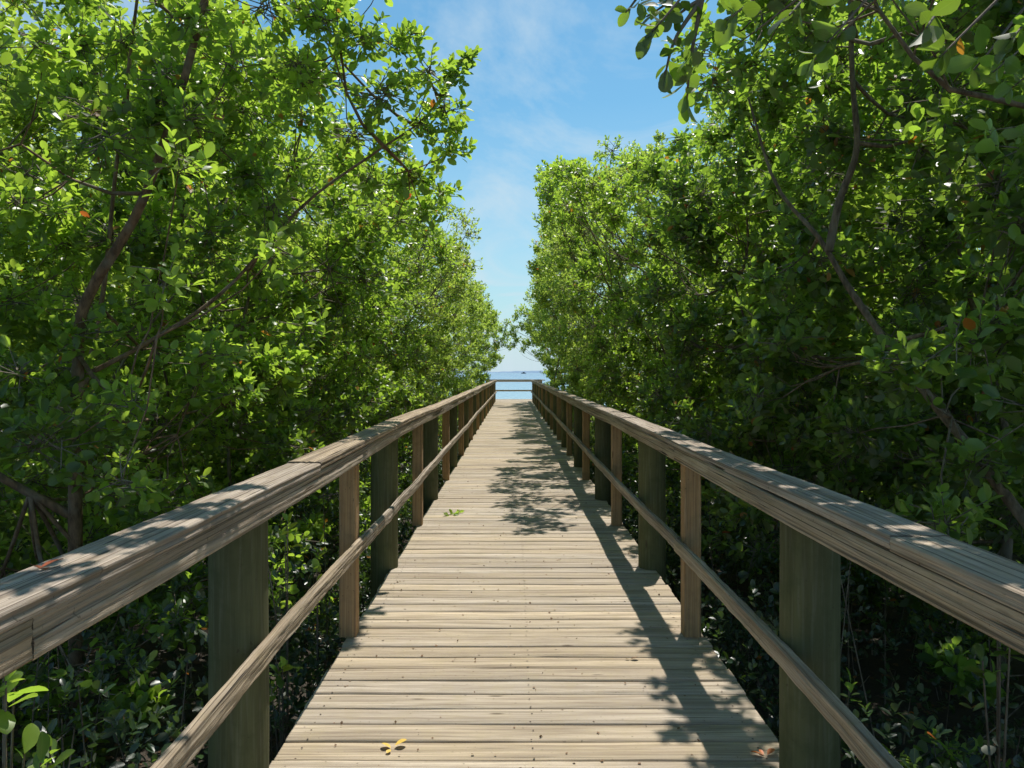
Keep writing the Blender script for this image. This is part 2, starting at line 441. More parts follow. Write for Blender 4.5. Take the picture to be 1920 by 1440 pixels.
PY = [2.65 - 3.02 + 3.02 * i for i in range(13)]       # round piles
SY = [1.18 + 3.02 * i for i in range(13)]   # square posts
for p in PY:
    mb = MB(); board(mb, -1.05, 1.2, (p + .13, -.04 - .19 - .1), .045, .19, axis='x', step=1, seed=int(p * 3) + 5); mb.build('cross_beam', M_joist, bw)

def railing(side, label):
    # side -1 left, +1 right ; xf = face of posts towards the deck
    xf = -.907 if side < 0 else .988
    root = thing('railing', label, 'railing', (xf, 2.0, 0), 'timber railings of the boardwalk')
    O = (xf, 2.0, 0)
    s = side
    def bowf(y):
        return (.012 * nz(y * .22, s * 5, 1), .016 * nz(y * .25, s * 9, 4) + (.012 if s < 0 else .0) * math.exp(-((y - 6.5) / 2.5) ** 2))
    joints_cap = [Y0, .25, 3.22, 8.75, 14.6, 20.5, 26.4, 32.3, 38.35] if s < 0 else [Y0, 1.8, 6.3, 11.6, 17.5, 23.4, 29.3, 35.2, 38.35]
    joints_st = [Y0, 1.3, 4.27, 10.15, 16.0, 21.9, 27.9, 33.8, 38.35] if s < 0 else [Y0, 4.25, 9.2, 15.1, 21, 26.9, 32.8, 38.35]
    xs_in = xf - s * .0205            # stringer centre (on deck side of the posts)
    for j, (a, b) in enumerate(zip(joints_cap[:-1], joints_cap[1:])):
        near = a < 9
        mb = MB(); board(mb, a + .003, b - .003, (xf + s * .030, 1.108 + .002 * ((j * 7) % 3 - 1)), .150, .038, bev=.004, step=.035 if near else .2, warp=.004, groove=.0038 if near else .002, seed=11 + j + 100 * (s > 0), wear=.0018 if near else .001, bow=bowf)
        mb.build('cap_board', M_cap, root, O)
    for j, (a, b) in enumerate(zip(joints_st[:-1], joints_st[1:])):
        near = a < 9
        mb = MB(); board(mb, a + .003, b - .003, (xs_in, 1.048), .038, .080, bev=.004, step=.035 if near else .2, warp=.003, groove=.0038 if near else .002, seed=31 + j + 100 * (s > 0), wear=.0014 if near else .001, bow=bowf)
        mb.build('upper_rail', M_string, root, O)
        mb = MB(); board(mb, a + .003, b - .003, (xs_in, .502), .040, .082, bev=.010, step=.035 if near else .2, warp=.005, groove=.0028 if near else .001, seed=61 + j + 100 * (s > 0), wear=.0045 if near else .001, bow=lambda y: tuple(1.3 * q for q in bowf(y + 3)))
        mb.build('lower_rail', M_string, root, O)
    for j, p in enumerate(PY):
        mb = MB(); r = .105 + .006 * nz(j * 1.7, s, 0); top = 1.083
        zz = np.concatenate([np.linspace(-1.3, top - .01, 26), [top, top]])
        rr = np.array([r * (1.03 - .03 * (q + 1.3) / 2.4) + .002 * nz(q * 2, j, s) for q in zz]); rr[-2] = r * .97; rr[-1] = .001
        pts = np.stack([np.full(len(zz), xf + s * r) + .004 * np.array([nz(q, j * 3.3, s) for q in zz]), np.full(len(zz), p), zz], -1)
        # vertical tube: build by hand for clean frames
        sd = 28; th = np.linspace(0, 2 * np.pi, sd, endpoint=False)
        rip = 1 + .012 * np.array([nz(t * 4, j, s) for t in th])
        V = np.stack([pts[:, None, 0] + rr[:, None] * rip * np.cos(th), pts[:, None, 1] + rr[:, None] * rip * np.sin(th), np.repeat(zz[:, None], sd, 1)], -1)
        i = np.arange(len(zz) - 1)[:, None] * sd; jj = np.arange(sd)[None]; kk = (jj + 1) % sd
        F = np.stack([i + jj, i + kk, i + sd + kk, i + sd + jj], -1).reshape(-1, 4)
        uv = np.stack([np.repeat(zz + j * 3.7, sd), np.tile(np.where(th > np.pi, 2 * np.pi - th, th) * r, len(zz)) + j], -1)
        mb.add(V.reshape(-1, 3), None, F, (j * .37) % 1, uv)
        mb.build('round_post', M_pile, root, O)
    for j, p in enumerate(SY):
        mb = MB(); W = .098; top = 1.084; zz = np.linspace(.001, top, 16)
        P = []; b = .006; w = W / 2
        for (sx, sy) in ((1, -1), (1, 1), (-1, 1), (-1, -1)):
            P += [(sx * w, sy * (w - b)), (sx * (w - b), sy * w)] if sx * sy > 0 else [(sx * (w - b), sy * w), (sx * w, sy * (w - b))]
        P = np.array(P); n = len(P)
        V = np.stack([np.repeat((P[:, 0])[None], len(zz), 0) + xf + s * w + .0015 * np.array([nz(q * 2, j, 2 + s) for q in zz])[:, None], np.repeat(P[:, 1][None], len(zz), 0) + p, np.repeat(zz[:, None], n, 1)], -1)
        i = np.arange(len(zz) - 1)[:, None] * n; jj = np.arange(n)[None]; kk = (jj + 1) % n
        F = np.stack([i + jj, i + kk, i + n + kk, i + n + jj], -1).reshape(-1, 4)
        per = np.concatenate([[0], np.cumsum(np.linalg.norm(np.diff(P, axis=0), axis=1))])
        uv = np.stack([np.repeat(zz + j * 2.3, n), np.tile(per + j, len(zz))], -1)
        mb.add(V.reshape(-1, 3), None, F, (j * .61) % 1, uv)
        mb.build('square_post', M_sq, root, O, smooth=False)
    return root
railing(-1, 'weathered timber railing along the left edge of the boardwalk, with sunlit cap')
railing(+1, 'weathered timber railing along the right edge of the boardwalk, with split shaded cap')

# end railing at the water
er = thing('end_railing', 'far timber railing closing the end of the boardwalk in front of the water', 'railing', (0, 40.5, 0), 'timber railings of the boardwalk')
O = (0, 40.5, 0)
mb = MB(); board(mb, -1.55, 1.65, (40.5, 1.108), .15, .04, axis='x', bev=.006, step=.3, seed=301); mb.build('cap_board', M_deck, er, O)
mb = MB(); board(mb, -1.5, 1.6, (40.46, 1.040), .038, .09, axis='x', bev=.006, step=.3, seed=302); mb.build('upper_rail', M_deck, er, O)
mb = MB(); board(mb, -1.5, 1.6, (40.46, .50), .038, .09, axis='x', bev=.006, step=.3, seed=303); mb.build('lower_rail', M_deck, er, O)
for x in (-1.45, 1.55):
    mb = MB(); tube(mb, [(x, 40.58, -1.9), (x, 40.58, 0), (x, 40.58, 1.08)], .095, 18, .4); mb.build('round_post', M_pile, er, O)
for sx in (-1.55, 1.65):
    mb = MB(); board(mb, 38.45, 40.4, (sx, 1.108), .14, .04, seed=305); mb.build('cap_board', M_deck, er, O)
    mb = MB(); board(mb, 38.45, 40.4, (sx, .50), .04, .09, seed=306); mb.build('lower_rail', M_deck, er, O)

# ------------------------------------------------------------------ trees
ZN = np.array([-.5, 1, 2, 3, 4, 5, 6.5])
TAB = {
 -1: (np.array([1.5, 3.6, 4.6, 5.8, 8, 11, 15, 20, 28, 36, 42]), np.array([
   [1.9, 2.1, 2.1, 2.0, 1.9, 1.9, 2.2], [1.6, 1.9, 1.9, 1.8, 1.5, 1.4, 2.0], [1.35, 1.6, 1.6, 1.35, 1.15, 1.25, 1.9], [1.3, 1.45, 1.4, 1.2, 1.05, 1.4, 2.0],
   [1.3, 1.3, 1.2, 1.1, 1.1, 1.5, 2.2], [1.3, 1.3, 1.2, .95, .9, 1.4, 2.3], [1.25, 1.2, 1.0, .72, .66, .9, 1.9], [1.25, 1.2, 1.1, .9, .85, 1.1, 2.0],
   [1.25, 1.2, 1.0, .6, .5, 1.0, 2.0], [1.2, 1.1, .55, .25, .4, 1.2, 2.0], [1.2, 1.1, .9, .5, .5, 1.2, 2.0]]),
   np.array([6, 5.6, 5.2, 4.7, 4.5, 4.6, 5.0, 5.3, 5.4, 5.4, 5])),
 1: (np.array([1.5, 3.6, 5, 7.2, 9, 12, 15.5, 20, 28, 36, 42]), np.array([
   [1.7, 1.8, 1.8, 1.7, 1.6, 1.7, 2.0], [1.45, 1.65, 1.65, 1.6, 1.6, 1.7, 2.0], [1.4, 1.5, 1.5, 1.5, 1.55, 1.75, 2.2], [1.35, 1.35, 1.4, 1.45, 1.6, 2.2, 3.0],
   [1.35, 1.35, 1.3, 1.0, 1.0, 2.0, 3.0], [1.35, 1.3, 1.1, .62, .58, .75, 2.6], [1.35, 1.3, 1.0, .65, .5, .75, 1.3], [1.35, 1.2, 1.0, .55, .3, .32, .85],
   [1.35, 1.2, 1.0, .5, .4, .5, .8], [1.35, 1.25, 1.15, .35, .1, .5, 1.0], [1.35, 1.2, 1.1, .6, .5, .8, 1.5]]),
   np.array([6, 5.6, 5.2, 4.4, 4.4, 5.1, 6.0, 7.2, 7.8, 8.0, 7])),
}
def xin(side, y, z):
    yn, T, _ = TAB[side]
    col = np.array([np.interp(y, yn, T[:, k]) for k in range(T.shape[1])])
    return float(np.interp(z, ZN, col))
def ztop(side, y): return float(np.interp(y, TAB[side][0], TAB[side][2]))

def limb(mb, a, b, r0, r1, sides=6, sag=.12):
    a = np.asarray(a, float); b = np.asarray(b, float); L = np.linalg.norm(b - a)
    n = max(4, int(L / .18)); t = np.linspace(0, 1, n)[:, None]
    off = np.array([rs.randn() * .5, rs.randn() * .5, -abs(rs.randn()) - .4]) * sag * L
    P = a + (b - a) * t + np.sin(t * np.pi) * off + .012 * rs.randn(n, 3) * (t * (1 - t) * 4)
    tube(mb, P, r0 + (r1 - r0) * t[:, 0], sides, rs.rand(), .08)
    return P

def grow(root, O, cents, rads, L, hi, leafmat, barkmat, base, stems=None, spr=20, per=7, tint0=.45, twig=True, seedoff=0, z0=None, dens=None):
    """limbs from stems to clump centres, leafy clumps at the centres"""
    wood_mb = MB(); tw = MB(); cr = MB()
    cents = np.asarray(cents); n = len(cents)
    z0 = GZ - .15 if z0 is None else z0
    SP = []
    if stems is None:
        stems = []
        for k in range(3):
            top = cents[cents[:, 2] > np.percentile(cents[:, 2], 60)]
            t = top[rs.randint(len(top))]
            b = np.array([base[0] + rs.randn() * .15, base[1] + rs.randn() * .2, z0])
            t = b + (t - b) * .8; m1 = b + (t - b) * .33 + rs.randn(3) * .3; m2 = b + (t - b) * .68 + rs.randn(3) * .3
            stems.append(([b, m1, m2, t], .034, .009))
    for (ctrl, r0, r1) in stems:
        P = smooth_path(ctrl, 26); t = np.linspace(0, 1, 26)
        tube(wood_mb, P, r0 + (r1 - r0) * t ** .8, 9, rs.rand(), .10); SP.append(P[5:])
    SPA = np.concatenate(SP)
    # group clumps into limbs
    order = rs.permutation(n); K = max(4, n // 9)
    cc = cents[order[:K]].copy()
    for _ in range(4):
        dd = np.linalg.norm(cents[:, None] - cc[None], axis=2); lab = dd.argmin(1)
        for q in range(K):
            if (lab == q).any(): cc[q] = cents[lab == q].mean(0)
    for q in range(K):
        mem = cents[lab == q]
        if not len(mem): continue
        hub = cc[q]
        d = SPA - hub; cost = np.linalg.norm(d, axis=1) + np.maximum(0, d[:, 2]) * 1.5
        a = SPA[cost.argmin()]
        LP = limb(wood_mb, a, hub, .015, .007, 6)
        for m in mem:
            a2 = LP[rs.randint(len(LP) // 2, len(LP))]
            limb(wood_mb, a2, m, .0065, .003, 4, .08)
    # clumps
    S = []; A = []; T = []
    out = cents - np.array([base[0], base[1], np.median(cents[:, 2]) - 1.0])
    for i in range(n):
        k = spr if np.ndim(spr) == 0 else spr[i]
        k = max(3, int(k))
        u = norm(rs.randn(k, 3)); rad = rads[i] * (rs.rand(k, 1) ** .45)
        p = cents[i] + u * rad * np.array([1, 1, .8])
        ax = norm(u * .8 + norm(out[i][None]) * .35 + np.array([0, 0, .75]) + rs.randn(k, 3) * .35)
        S.append(p); A.append(ax)
        tt = tint0 + .17 * rs.randn() + .085 * np.clip((p[:, 2] - 2.3), -2.6, 2) + .12 * (u[:, 2])  # low sprigs darker, top ones lighter: shade put into the leaf tint
        T.append(tt)
        if twig:
            twigs(tw, np.repeat(cents[i][None], k, 0) + .15 * rad * rs.randn(k, 3), p, .0048, .0026)
    S = np.concatenate(S); A = np.concatenate(A); T = np.concatenate(T)
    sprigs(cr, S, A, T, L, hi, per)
    tk = wood_mb.build('trunk', barkmat, root, O)
    if tw.n: tw.build('twigs', M_twig, tk, O)
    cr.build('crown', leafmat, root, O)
    return len(S) * per

def sample(side, yc, half, n, depth, zlo=-.6, sparse=None, rr=(.20, .34), jig=.12):
    out = []; rad = []
    while len(out) < n:
        y = rs.uniform(yc - half, yc + half); zt = ztop(side, y) + .75 * nz(y * .8, side * 3, 2)
        z = rs.uniform(zlo, zt + .55 * depth)
        if z < .9 and rs.rand() < .2: continue
        r = rs.uniform(*rr)
        t = rs.rand() ** 1.35 * depth
        ed = min(1.0, abs(y - yc) / half) ** 3 if y > 6 else 0
        zt -= .55 * ed
        x = xin(side, y, z) + r * .85 + jig * abs(rs.randn()) + t + max(-.12, .55 * nz(y * .9, z * .9, side * 7)) * (y > 6) + .32 * ed
        if z > zt + .5 * t - r * .6 + .15 * nz(y * 1.5, x * 1.5, side): continue
        if nz(x * 1.1, y * 1.1, z * 1.1 + 20) < -.18: continue       # gaps
        if sparse and not sparse(x, y, z): continue
        out.append((side * x, y, z)); rad.append(r)
    return np.array(out), np.array(rad)

total = 0
GRP = 'mangrove trees lining both sides of the boardwalk'
def make_tree(side, yc, half, n, depth, L, hi, label, mat, base=None, stems=None, extra=None, sparse=None, spr=20, per=7, barkm=None, tint=.45, twig=True, rr=(.20, .34)):
    global total
    n = int(n * 1.4); spr = int(spr * 1.35)
    c, r = sample(side, yc, half, n, depth, sparse=sparse, rr=rr)
    sp = np.full(len(c), spr)
    if extra is not None:
        e = np.array(extra); c = np.vstack([c, e[:, :3]]); r = np.concatenate([r, e[:, 3]]); sp = np.concatenate([sp, (e[:, 4] * 1.9).astype(int)])
    base = base or (side * (xin(side, yc, 1) + depth * .55 + .3), yc)
    O = (base[0], base[1], GZ)
    root = thing('mangrove_tree', label, 'tree', O, GRP)
    tint = tint + (((yc * 7.3) % 1) - .5) * .16
    total += grow(root, O, c, r, L, hi, mat, barkm or M_bark, base, stems, sp, per, tint, twig)
    return root

thin = lambda p: (lambda x, y, z: rs.rand() < p)
# ---- left side
make_tree(-1, 2.9, 1.0, 34, 1.6, .098, True, extra=[(-.64, 2.5, 3.15, .18, 7), (-.62, 3.0, 3.4, .18, 7), (-.68, 2.1, 2.95, .18, 7), (-.62, 3.45, 3.62, .16, 5), (-.75, 2.8, 3.4, .16, 5), (-.85, 3.8, 3.8, .16, 5), (-1.2, 3.2, 3.7, .25, 8), (-1.2, 2.3, 3.4, .25, 8)], label= 'sparse mangrove at the left edge of the view with loose sprays of big leaves', mat=M_leaf, base=(-3.4, 2.9), spr=12,
          sparse=lambda x, y, z: (x > .62 * y + .4) and (z > 2.6 or z < 1.2 or rs.rand() < .25))
lx = [(-1.8, 3.7, 2.0, .20, 6), (-1.62, 3.5, 2.55, .2, 6), (-2.0, 3.8, 1.35, .22, 7), (-1.75, 3.9, 2.9, .2, 6), (-1.9, 3.5, 1.0, .2, 6), (-1.3, 4.0, 2.2, .18, 5), (-.78, 6.3, 2.95, .24, 9), (-1.0, 6.2, 2.85, .26, 11), (-1.15, 5.8, 3.1, .28, 12), (-.62, 5.3, 3.75, .18, 7), (-.9, 5.5, 4.05, .2, 8), (-1.05, 5.0, 3.85, .25, 14), (-.95, 5.2, 3.55, .25, 14), (-.82, 5.5, 3.75, .2, 9), (-.74, 5.3, 4.02, .14, 6), (-.72, 5.6, 3.45, .22, 12), (-.55, 5.7, 3.62, .2, 11), (-.47, 5.6, 3.85, .15, 8),
      (-.36, 5.65, 4.02, .09, 4), (-.52, 5.9, 3.35, .2, 10), (-.48, 6.0, 3.6, .12, 5), (-.8, 6.0, 3.15, .2, 10), (-.62, 6.2, 3.08, .18, 8), (-.95, 6.0, 3.4, .22, 11), (-1.2, 5.4, 3.3, .28, 16), (-.88, 4.9, 4.2, .12, 5), (-1.25, 5.0, 4.3, .25, 14), (-1.3, 4.8, 3.9, .28, 16)]
make_tree(-1, 5.0, 1.5, 150, 2.6, .094, True, 'near left mangrove with a bare slanting brown trunk and a branch reaching over the railing', M_leaf, base=(-2.85, 4.7),
          stems=[([(-2.9, 4.8, GZ - .1), (-2.86, 4.7, .5), (-2.78, 4.6, 1.5), (-2.68, 4.5, 1.95), (-2.3, 4.4, 2.5), (-2.02, 4.3, 3.1), (-1.8, 4.2, 3.7), (-1.55, 4.1, 4.6)], .050, .016),
                 ([(-2.78, 4.65, 1.5), (-2.4, 4.8, 1.75), (-2.0, 5.0, 2.1), (-1.5, 5.2, 2.75), (-1.0, 5.4, 3.2), (-.7, 5.6, 3.5), (-.4, 5.65, 3.9)], .018, .005),
                 ([(-2.85, 4.7, 1.2), (-2.8, 4.9, 2.0), (-2.75, 5.0, 3.0), (-2.6, 5.0, 4.2)], .020, .010),
                 ([(-2.9, 4.7, .6), (-3.3, 4.4, 1.0), (-3.5, 4.2, 1.4)], .03, .015)],
          extra=lx, spr=18, barkm=M_bark_red, sparse=lambda x, y, z: y > 4.45 or rs.rand() < .38)
make_tree(-1, 8.2, 1.9, 170, 2.7, .092, True, 'second left mangrove rising behind the overhanging branch, open lower crown with pale twigs', M_leaf, spr=19)
make_tree(-1, 11.6, 1.9, 150, 2.6, .080, True, 'third left mangrove with a bright sunlit rounded top just beyond the overhanging branch', M_leaf, spr=18, tint=.52)
make_tree(-1, 15.2, 2.1, 150, 2.6, .085, False, 'left mangrove forming the tall rounded shoulder against the sky', M_leaf_far, extra=[(-1.0, 15, 4.7, .35, 14), (-.92, 14.5, 4.3, .35, 14), (-1.35, 14.2, 4.85, .38, 15), (-1.6, 13.4, 4.7, .38, 15), (-1.85, 13.0, 4.9, .38, 15), (-1.3, 15.5, 5.0, .3, 10), (-.95, 15, 3.8, .35, 14)], spr=18, tint=.5)
make_tree(-1, 19.5, 2.5, 130, 2.4, .10, False, 'olive green left mangrove just past the tall rounded shoulder', M_leaf_far, spr=17, twig=False)
make_tree(-1, 24.5, 2.9, 130, 2.2, .11, False, 'left mangrove in the far third of the walk with crown set back from the rail', M_leaf_far, spr=16, twig=False)
make_tree(-1, 30.0, 3.0, 130, 2.2, .12, False, 'left mangrove near the end with grey green foliage stepping down to the water', M_leaf_far, spr=16, twig=False)
make_tree(-1, 35.8, 3.0, 130, 2.2, .12, False, 'last left mangrove at the water, its branch leaning over the end of the walk', M_leaf_far, extra=[(-.28, 34, 3.35, .24, 12), (-.3, 34, 3.9, .2, 8), (-.55, 34, 3.6, .35, 22), (-.35, 34, 3.1, .3, 16), (-.2, 34, 2.75, .22, 10), (-.7, 34, 2.9, .35, 20), (-.9, 34, 2.3, .3, 16), (-.95, 34, 1.9, .25, 12)], spr=16, twig=False)
# ---- right side
def cone(x, y, z): return True
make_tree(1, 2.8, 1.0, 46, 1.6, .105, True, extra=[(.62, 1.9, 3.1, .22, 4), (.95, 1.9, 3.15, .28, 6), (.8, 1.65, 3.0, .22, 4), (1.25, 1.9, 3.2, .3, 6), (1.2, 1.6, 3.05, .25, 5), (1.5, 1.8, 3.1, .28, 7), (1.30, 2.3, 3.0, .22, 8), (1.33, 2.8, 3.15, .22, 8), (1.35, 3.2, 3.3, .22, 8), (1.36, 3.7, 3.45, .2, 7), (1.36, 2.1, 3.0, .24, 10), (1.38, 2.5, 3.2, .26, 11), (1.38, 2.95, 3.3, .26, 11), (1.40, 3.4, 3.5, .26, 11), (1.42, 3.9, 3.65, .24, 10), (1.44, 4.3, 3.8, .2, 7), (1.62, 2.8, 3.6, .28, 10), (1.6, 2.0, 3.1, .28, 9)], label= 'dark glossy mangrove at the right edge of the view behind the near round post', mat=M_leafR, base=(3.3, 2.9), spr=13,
          sparse=lambda x, y, z: (x > .60 * y + .3) or z > 3.2)
rx = [(1.34, 5.0, 3.95, .16, 3), (1.26, 4.45, 3.62, .10, 2), (1.42, 4.4, 3.4, .2, 10), (1.55, 4.8, 4.2, .3, 16), (1.5, 5.4, 3.7, .26, 14), (1.5, 5.8, 4.1, .26, 13)]
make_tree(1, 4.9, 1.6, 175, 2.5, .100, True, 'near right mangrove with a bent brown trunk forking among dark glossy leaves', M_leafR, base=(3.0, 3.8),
          stems=[([(3.3, 3.7, GZ - .1), (3.0, 3.85, .3), (2.62, 4.0, 1.0), (2.32, 4.2, 1.52), (2.08, 4.4, 2.0), (1.92, 4.5, 2.36), (1.72, 4.7, 2.75), (1.6, 4.9, 3.4)], .042, .007),
                 ([(1.96, 4.47, 2.28), (2.02, 4.45, 2.6), (2.1, 4.4, 2.9), (2.07, 4.4, 3.4), (2.1, 4.5, 4.4)], .028, .012),
                 ([(3.5, 5.2, GZ), (3.7, 5.4, 1.0), (3.6, 5.8, 2.5), (3.5, 6.0, 4.4)], .04, .015)],
          extra=rx, spr=18, barkm=M_bark, tint=.40, sparse=lambda x, y, z: y > 4.6 or rs.rand() < .5)
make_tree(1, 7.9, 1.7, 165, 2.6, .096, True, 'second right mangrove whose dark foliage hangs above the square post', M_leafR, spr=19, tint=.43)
make_tree(1, 11.3, 2.0, 180, 2.6, .082, True, 'third right mangrove shading the deck, flat bright green top', M_leaf, extra=[(.70, 9.2, 4.1, .25, 20), (.66, 10.0, 4.35, .26, 20), (.60, 11.6, 4.7, .26, 12), (.62, 12.6, 4.6, .26, 20), (.64, 13.4, 4.9, .26, 20), (.7, 8.4, 3.75, .18, 9), (.95, 8.6, 3.75, .26, 14), (1.0, 9.4, 3.95, .28, 16), (.92, 10.2, 4.05, .28, 16), (.9, 11.2, 4.1, .28, 16), (.92, 12.2, 4.2, .28, 16), (.95, 13.2, 4.3, .28, 16), (.8, 9.0, 3.9, .26, 18), (.62, 13.0, 4.3, .28, 18), (.55, 11.0, 4.3, .22, 12), (.75, 14.2, 4.6, .3, 18), (.80, 8.9, 4.0, .2, 7), (.76, 9.6, 4.25, .22, 9), (.68, 10.4, 4.4, .24, 10), (.62, 11.2, 4.6, .24, 10), (.62, 12.1, 4.75, .26, 11), (.68, 12.9, 4.9, .26, 11), (.66, 11.6, 4.2, .24, 10), (.8, 10.6, 4.0, .26, 11)], spr=19, tint=.52)
make_tree(1, 15.0, 2.1, 190, 2.6, .088, False, 'tall right mangrove with the pointed leafy top beside the open sky', M_leaf_far, spr=19, tint=.48)
make_tree(1, 19.5, 2.6, 210, 2.4, .10, False, 'highest right mangrove bulging furthest toward the middle of the walk', M_leaf_far, spr=18, twig=False)
make_tree(1, 24.8, 3.0, 170, 2.2, .11, False, 'right mangrove with a sheer leafy face in the far third of the walk', M_leaf_far, spr=17, twig=False)
make_tree(1, 30.3, 3.0, 160, 2.2, .12, False, 'right mangrove near the end with a dark hollow below its crown', M_leaf_far, spr=16, twig=False)
make_tree(1, 35.8, 3.0, 160, 2.2, .12, False, 'last right mangrove at the water with low leaves hanging toward the walk', M_leaf_far, extra=[(0, 33, 3.3, .24, 12), (.05, 33, 2.8, .18, 7), (.35, 33, 4.4, .35, 22), (.1, 33, 4.1, .28, 14), (.05, 33, 3.6, .28, 14), (.15, 33, 3.1, .25, 14), (.5, 33, 3.7, .35, 22), (.6, 33, 2.9, .3, 16), (.45, 33, 2.6, .2, 8)], spr=16, twig=False)

# ---- back rows: three sources, copied
protos = []
for k in range(3):
    root = thing('mangrove_tree', 'tmp', 'tree', (0, 0, GZ))
    n = 190; c = []; r = []
    while len(c) < n:
        p = np.array([rs.uniform(-2.2, 2.2), rs.uniform(-2.4, 2.4), rs.uniform(-.5, 6.9)])
        e = (p[0] / 2.3) ** 2 + (p[1] / 2.5) ** 2 + (max(0, p[2] - 3.6) / 3.4) ** 2
        if e > 1 or (e < .25 and rs.rand() < .6) or nz(*(p * .9)) < -.25: continue
        c.append(p); r.append(rs.uniform(.34, .55))
    grow(root, (0, 0, GZ), np.array(c), np.array(r), .13, False, M_leaf_far, M_bark, (0, 0), None, 30, 6, .45, False)
    protos.append(root)
back = [(-6.6, 7.0), (-7.0, 11.5), (-6.2, 16.0), (-6.4, 21.0), (-6.2, 27.0), (-6.4, 34), (6.4, 6.0), (6.8, 10.5), (6.4, 15.5), (6.5, 21.0), (6.3, 27.0), (6.4, 34.0), (-11.2, 10.5), (-11.5, 16.0), (11.2, 9.5), (11.4, 15.0), (-9.2, 13.6), (-9.4, 19.5), (-9.5, 25), (-9.3, 31), (9.2, 12.5), (9.4, 18.5), (9.3, 25), (-4.6, 9.6), (4.9, 8.4), (-5.0, 13.4), (5.2, 13)]
used = set()
for i, (x, y) in enumerate(back):
    k = i % 3; src = protos[k]
    if k not in used: r = src; used.add(k)
    else:
        r = src.copy(); C.objects.link(r)
        for ch in list(src.children):
            c = ch.copy(); C.objects.link(c); c.parent = r
    side = 'left' if x < 0 else 'right'
    r['label'] = 'mangrove standing back in the thicket on the %s, seen in gaps between the front trees' % side
    r['group'] = 'background mangroves on the %s' % side
    r.location = (x, y, GZ); r.rotation_euler = (0, 0, rs.rand() * 6.28)
    s = rs.uniform(.92, 1.1); r.scale = (s, s, s * rs.uniform(.9, 1.05))

# ---- branch hanging in from the top right, close to the camera
ob = thing('overhanging_branch', 'large-leaved mangrove branch hanging into the upper right corner of the view', 'branch', (2.6, 1.7, 2.9))
O = (2.6, 1.7, 2.9); wb = MB(); lb = MB()
main = smooth_path([(2.6, 1.7, 2.9), (1.9, 1.75, 2.72), (1.3, 1.7, 2.62), (.85, 1.62, 2.52), (.60, 1.6, 2.44), (.42, 1.6, 2.36), (.355, 1.6, 2.315)], 40)
tube(wb, main, np.linspace(.014, .0025, 40), 7, .5, .08)
sides_ = [([.42, 1.6, 2.36], [.36, 1.6, 2.27], [.335, 1.6, 2.18]), ([.42, 1.6, 2.37], [.30, 1.55, 2.36], [.235, 1.5, 2.28]), ([.42, 1.6, 2.36], [.40, 1.62, 2.24], [.40, 1.66, 2.15]), ([.62, 1.6, 2.45], [.45, 1.55, 2.42], [.29, 1.5, 2.24]), ([.62, 1.6, 2.45], [.42, 1.62, 2.40], [.30, 1.62, 2.33]), ([.85, 1.62, 2.52], [.60, 1.45, 2.36], [.40, 1.35, 2.19]), ([.85, 1.62, 2.52], [.66, 1.4, 2.36], [.48, 1.25, 2.15]),
          ([1.1, 1.66, 2.58], [.85, 1.5, 2.42], [.62, 1.42, 2.18]), ([1.3, 1.7, 2.62], [.95, 1.4, 2.40], [.66, 1.15, 2.08]), ([1.3, 1.7, 2.62], [1.05, 1.45, 2.36], [.80, 1.35, 2.12]), ([1.6, 1.72, 2.66], [1.2, 1.5, 2.42], [.90, 1.30, 2.13]),
          ([1.6, 1.72, 2.66], [1.2, 1.6, 2.40], [.96, 1.5, 2.16]), ([1.9, 1.75, 2.72], [1.5, 1.6, 2.45], [1.12, 1.45, 2.15]), ([1.9, 1.75, 2.72], [1.55, 1.5, 2.45], [1.08, 1.25, 2.08]), ([1.3, 1.7, 2.62], [.9, 1.9, 2.60], [.62, 2.0, 2.44]),
          ([1.9, 1.75, 2.72], [1.5, 1.8, 2.52], [1.2, 1.8, 2.28]), ([1.1, 1.66, 2.58], [.95, 1.8, 2.5], [.80, 1.95, 2.36]), ([1.9, 1.75, 2.72], [1.6, 1.9, 2.5], [1.35, 1.95, 2.30])]
tips = [(main[-1], main[-1] - main[-4])]
for s in sides_:
    P = smooth_path(s, 12); tube(wb, P, np.linspace(.006, .002, 12), 5, .5, .05); tips.append((P[-1], P[-1] - P[-3])); tips.append((P[6], P[7] - P[5] + np.array([0, 0, .05])))
tp = np.array([t[0] for t in tips]); ta = norm(np.array([t[1] for t in tips])) + rs.randn(len(tips), 3) * .15
sprigs(lb, tp, ta, .16 + .16 * rs.randn(len(tp)), .066, 2, 7)  # low tint puts the shade of higher leaves into the leaf colour
wb.build('twig', M_bark, ob, O); lb.build('foliage', M_leafR, ob, O)

# ---- young mangroves beside the rails
def seedling(x, y, zt, label, n=5, L=.085, tint=.75, grp='young mangrove plants beside the boardwalk'):
    root = thing('mangrove_seedling', label, 'plant', (x, y, GZ), grp); O = (x, y, GZ)
    w = MB(); l = MB(); tips = []; ax = []
    for k in range(n):
        t = np.array([x + rs.randn() * .07 * (k > 0), y + rs.randn() * .07 * (k > 0), zt - .09 * k * rs.rand()])
        P = smooth_path([(x, y, GZ - .05), (x + .3 * (t[0] - x), y + .3 * (t[1] - y), GZ + .5 * (zt - GZ)), t], 10)
        tube(w, P, np.linspace(.008, .003, 10), 5); tips.append(t); ax.append([t[0] - x + .2 * rs.randn(), t[1] - y + .2 * rs.randn(), .6])
    sprigs(l, np.array(tips), np.array(ax), np.full(n, tint), L, 2, 7)
    w.build('stem', M_bark, root, O); l.build('foliage', M_leaf, root, O)
seedling(-1.50, 2.12, .66, 'bright big-leaved seedling in the lower left corner under the rail', 4, .10, .8)
seedling(-1.35, 2.10, .44, 'seedling with shiny leaves low at the left bottom edge of the view', 3, .09, .3)
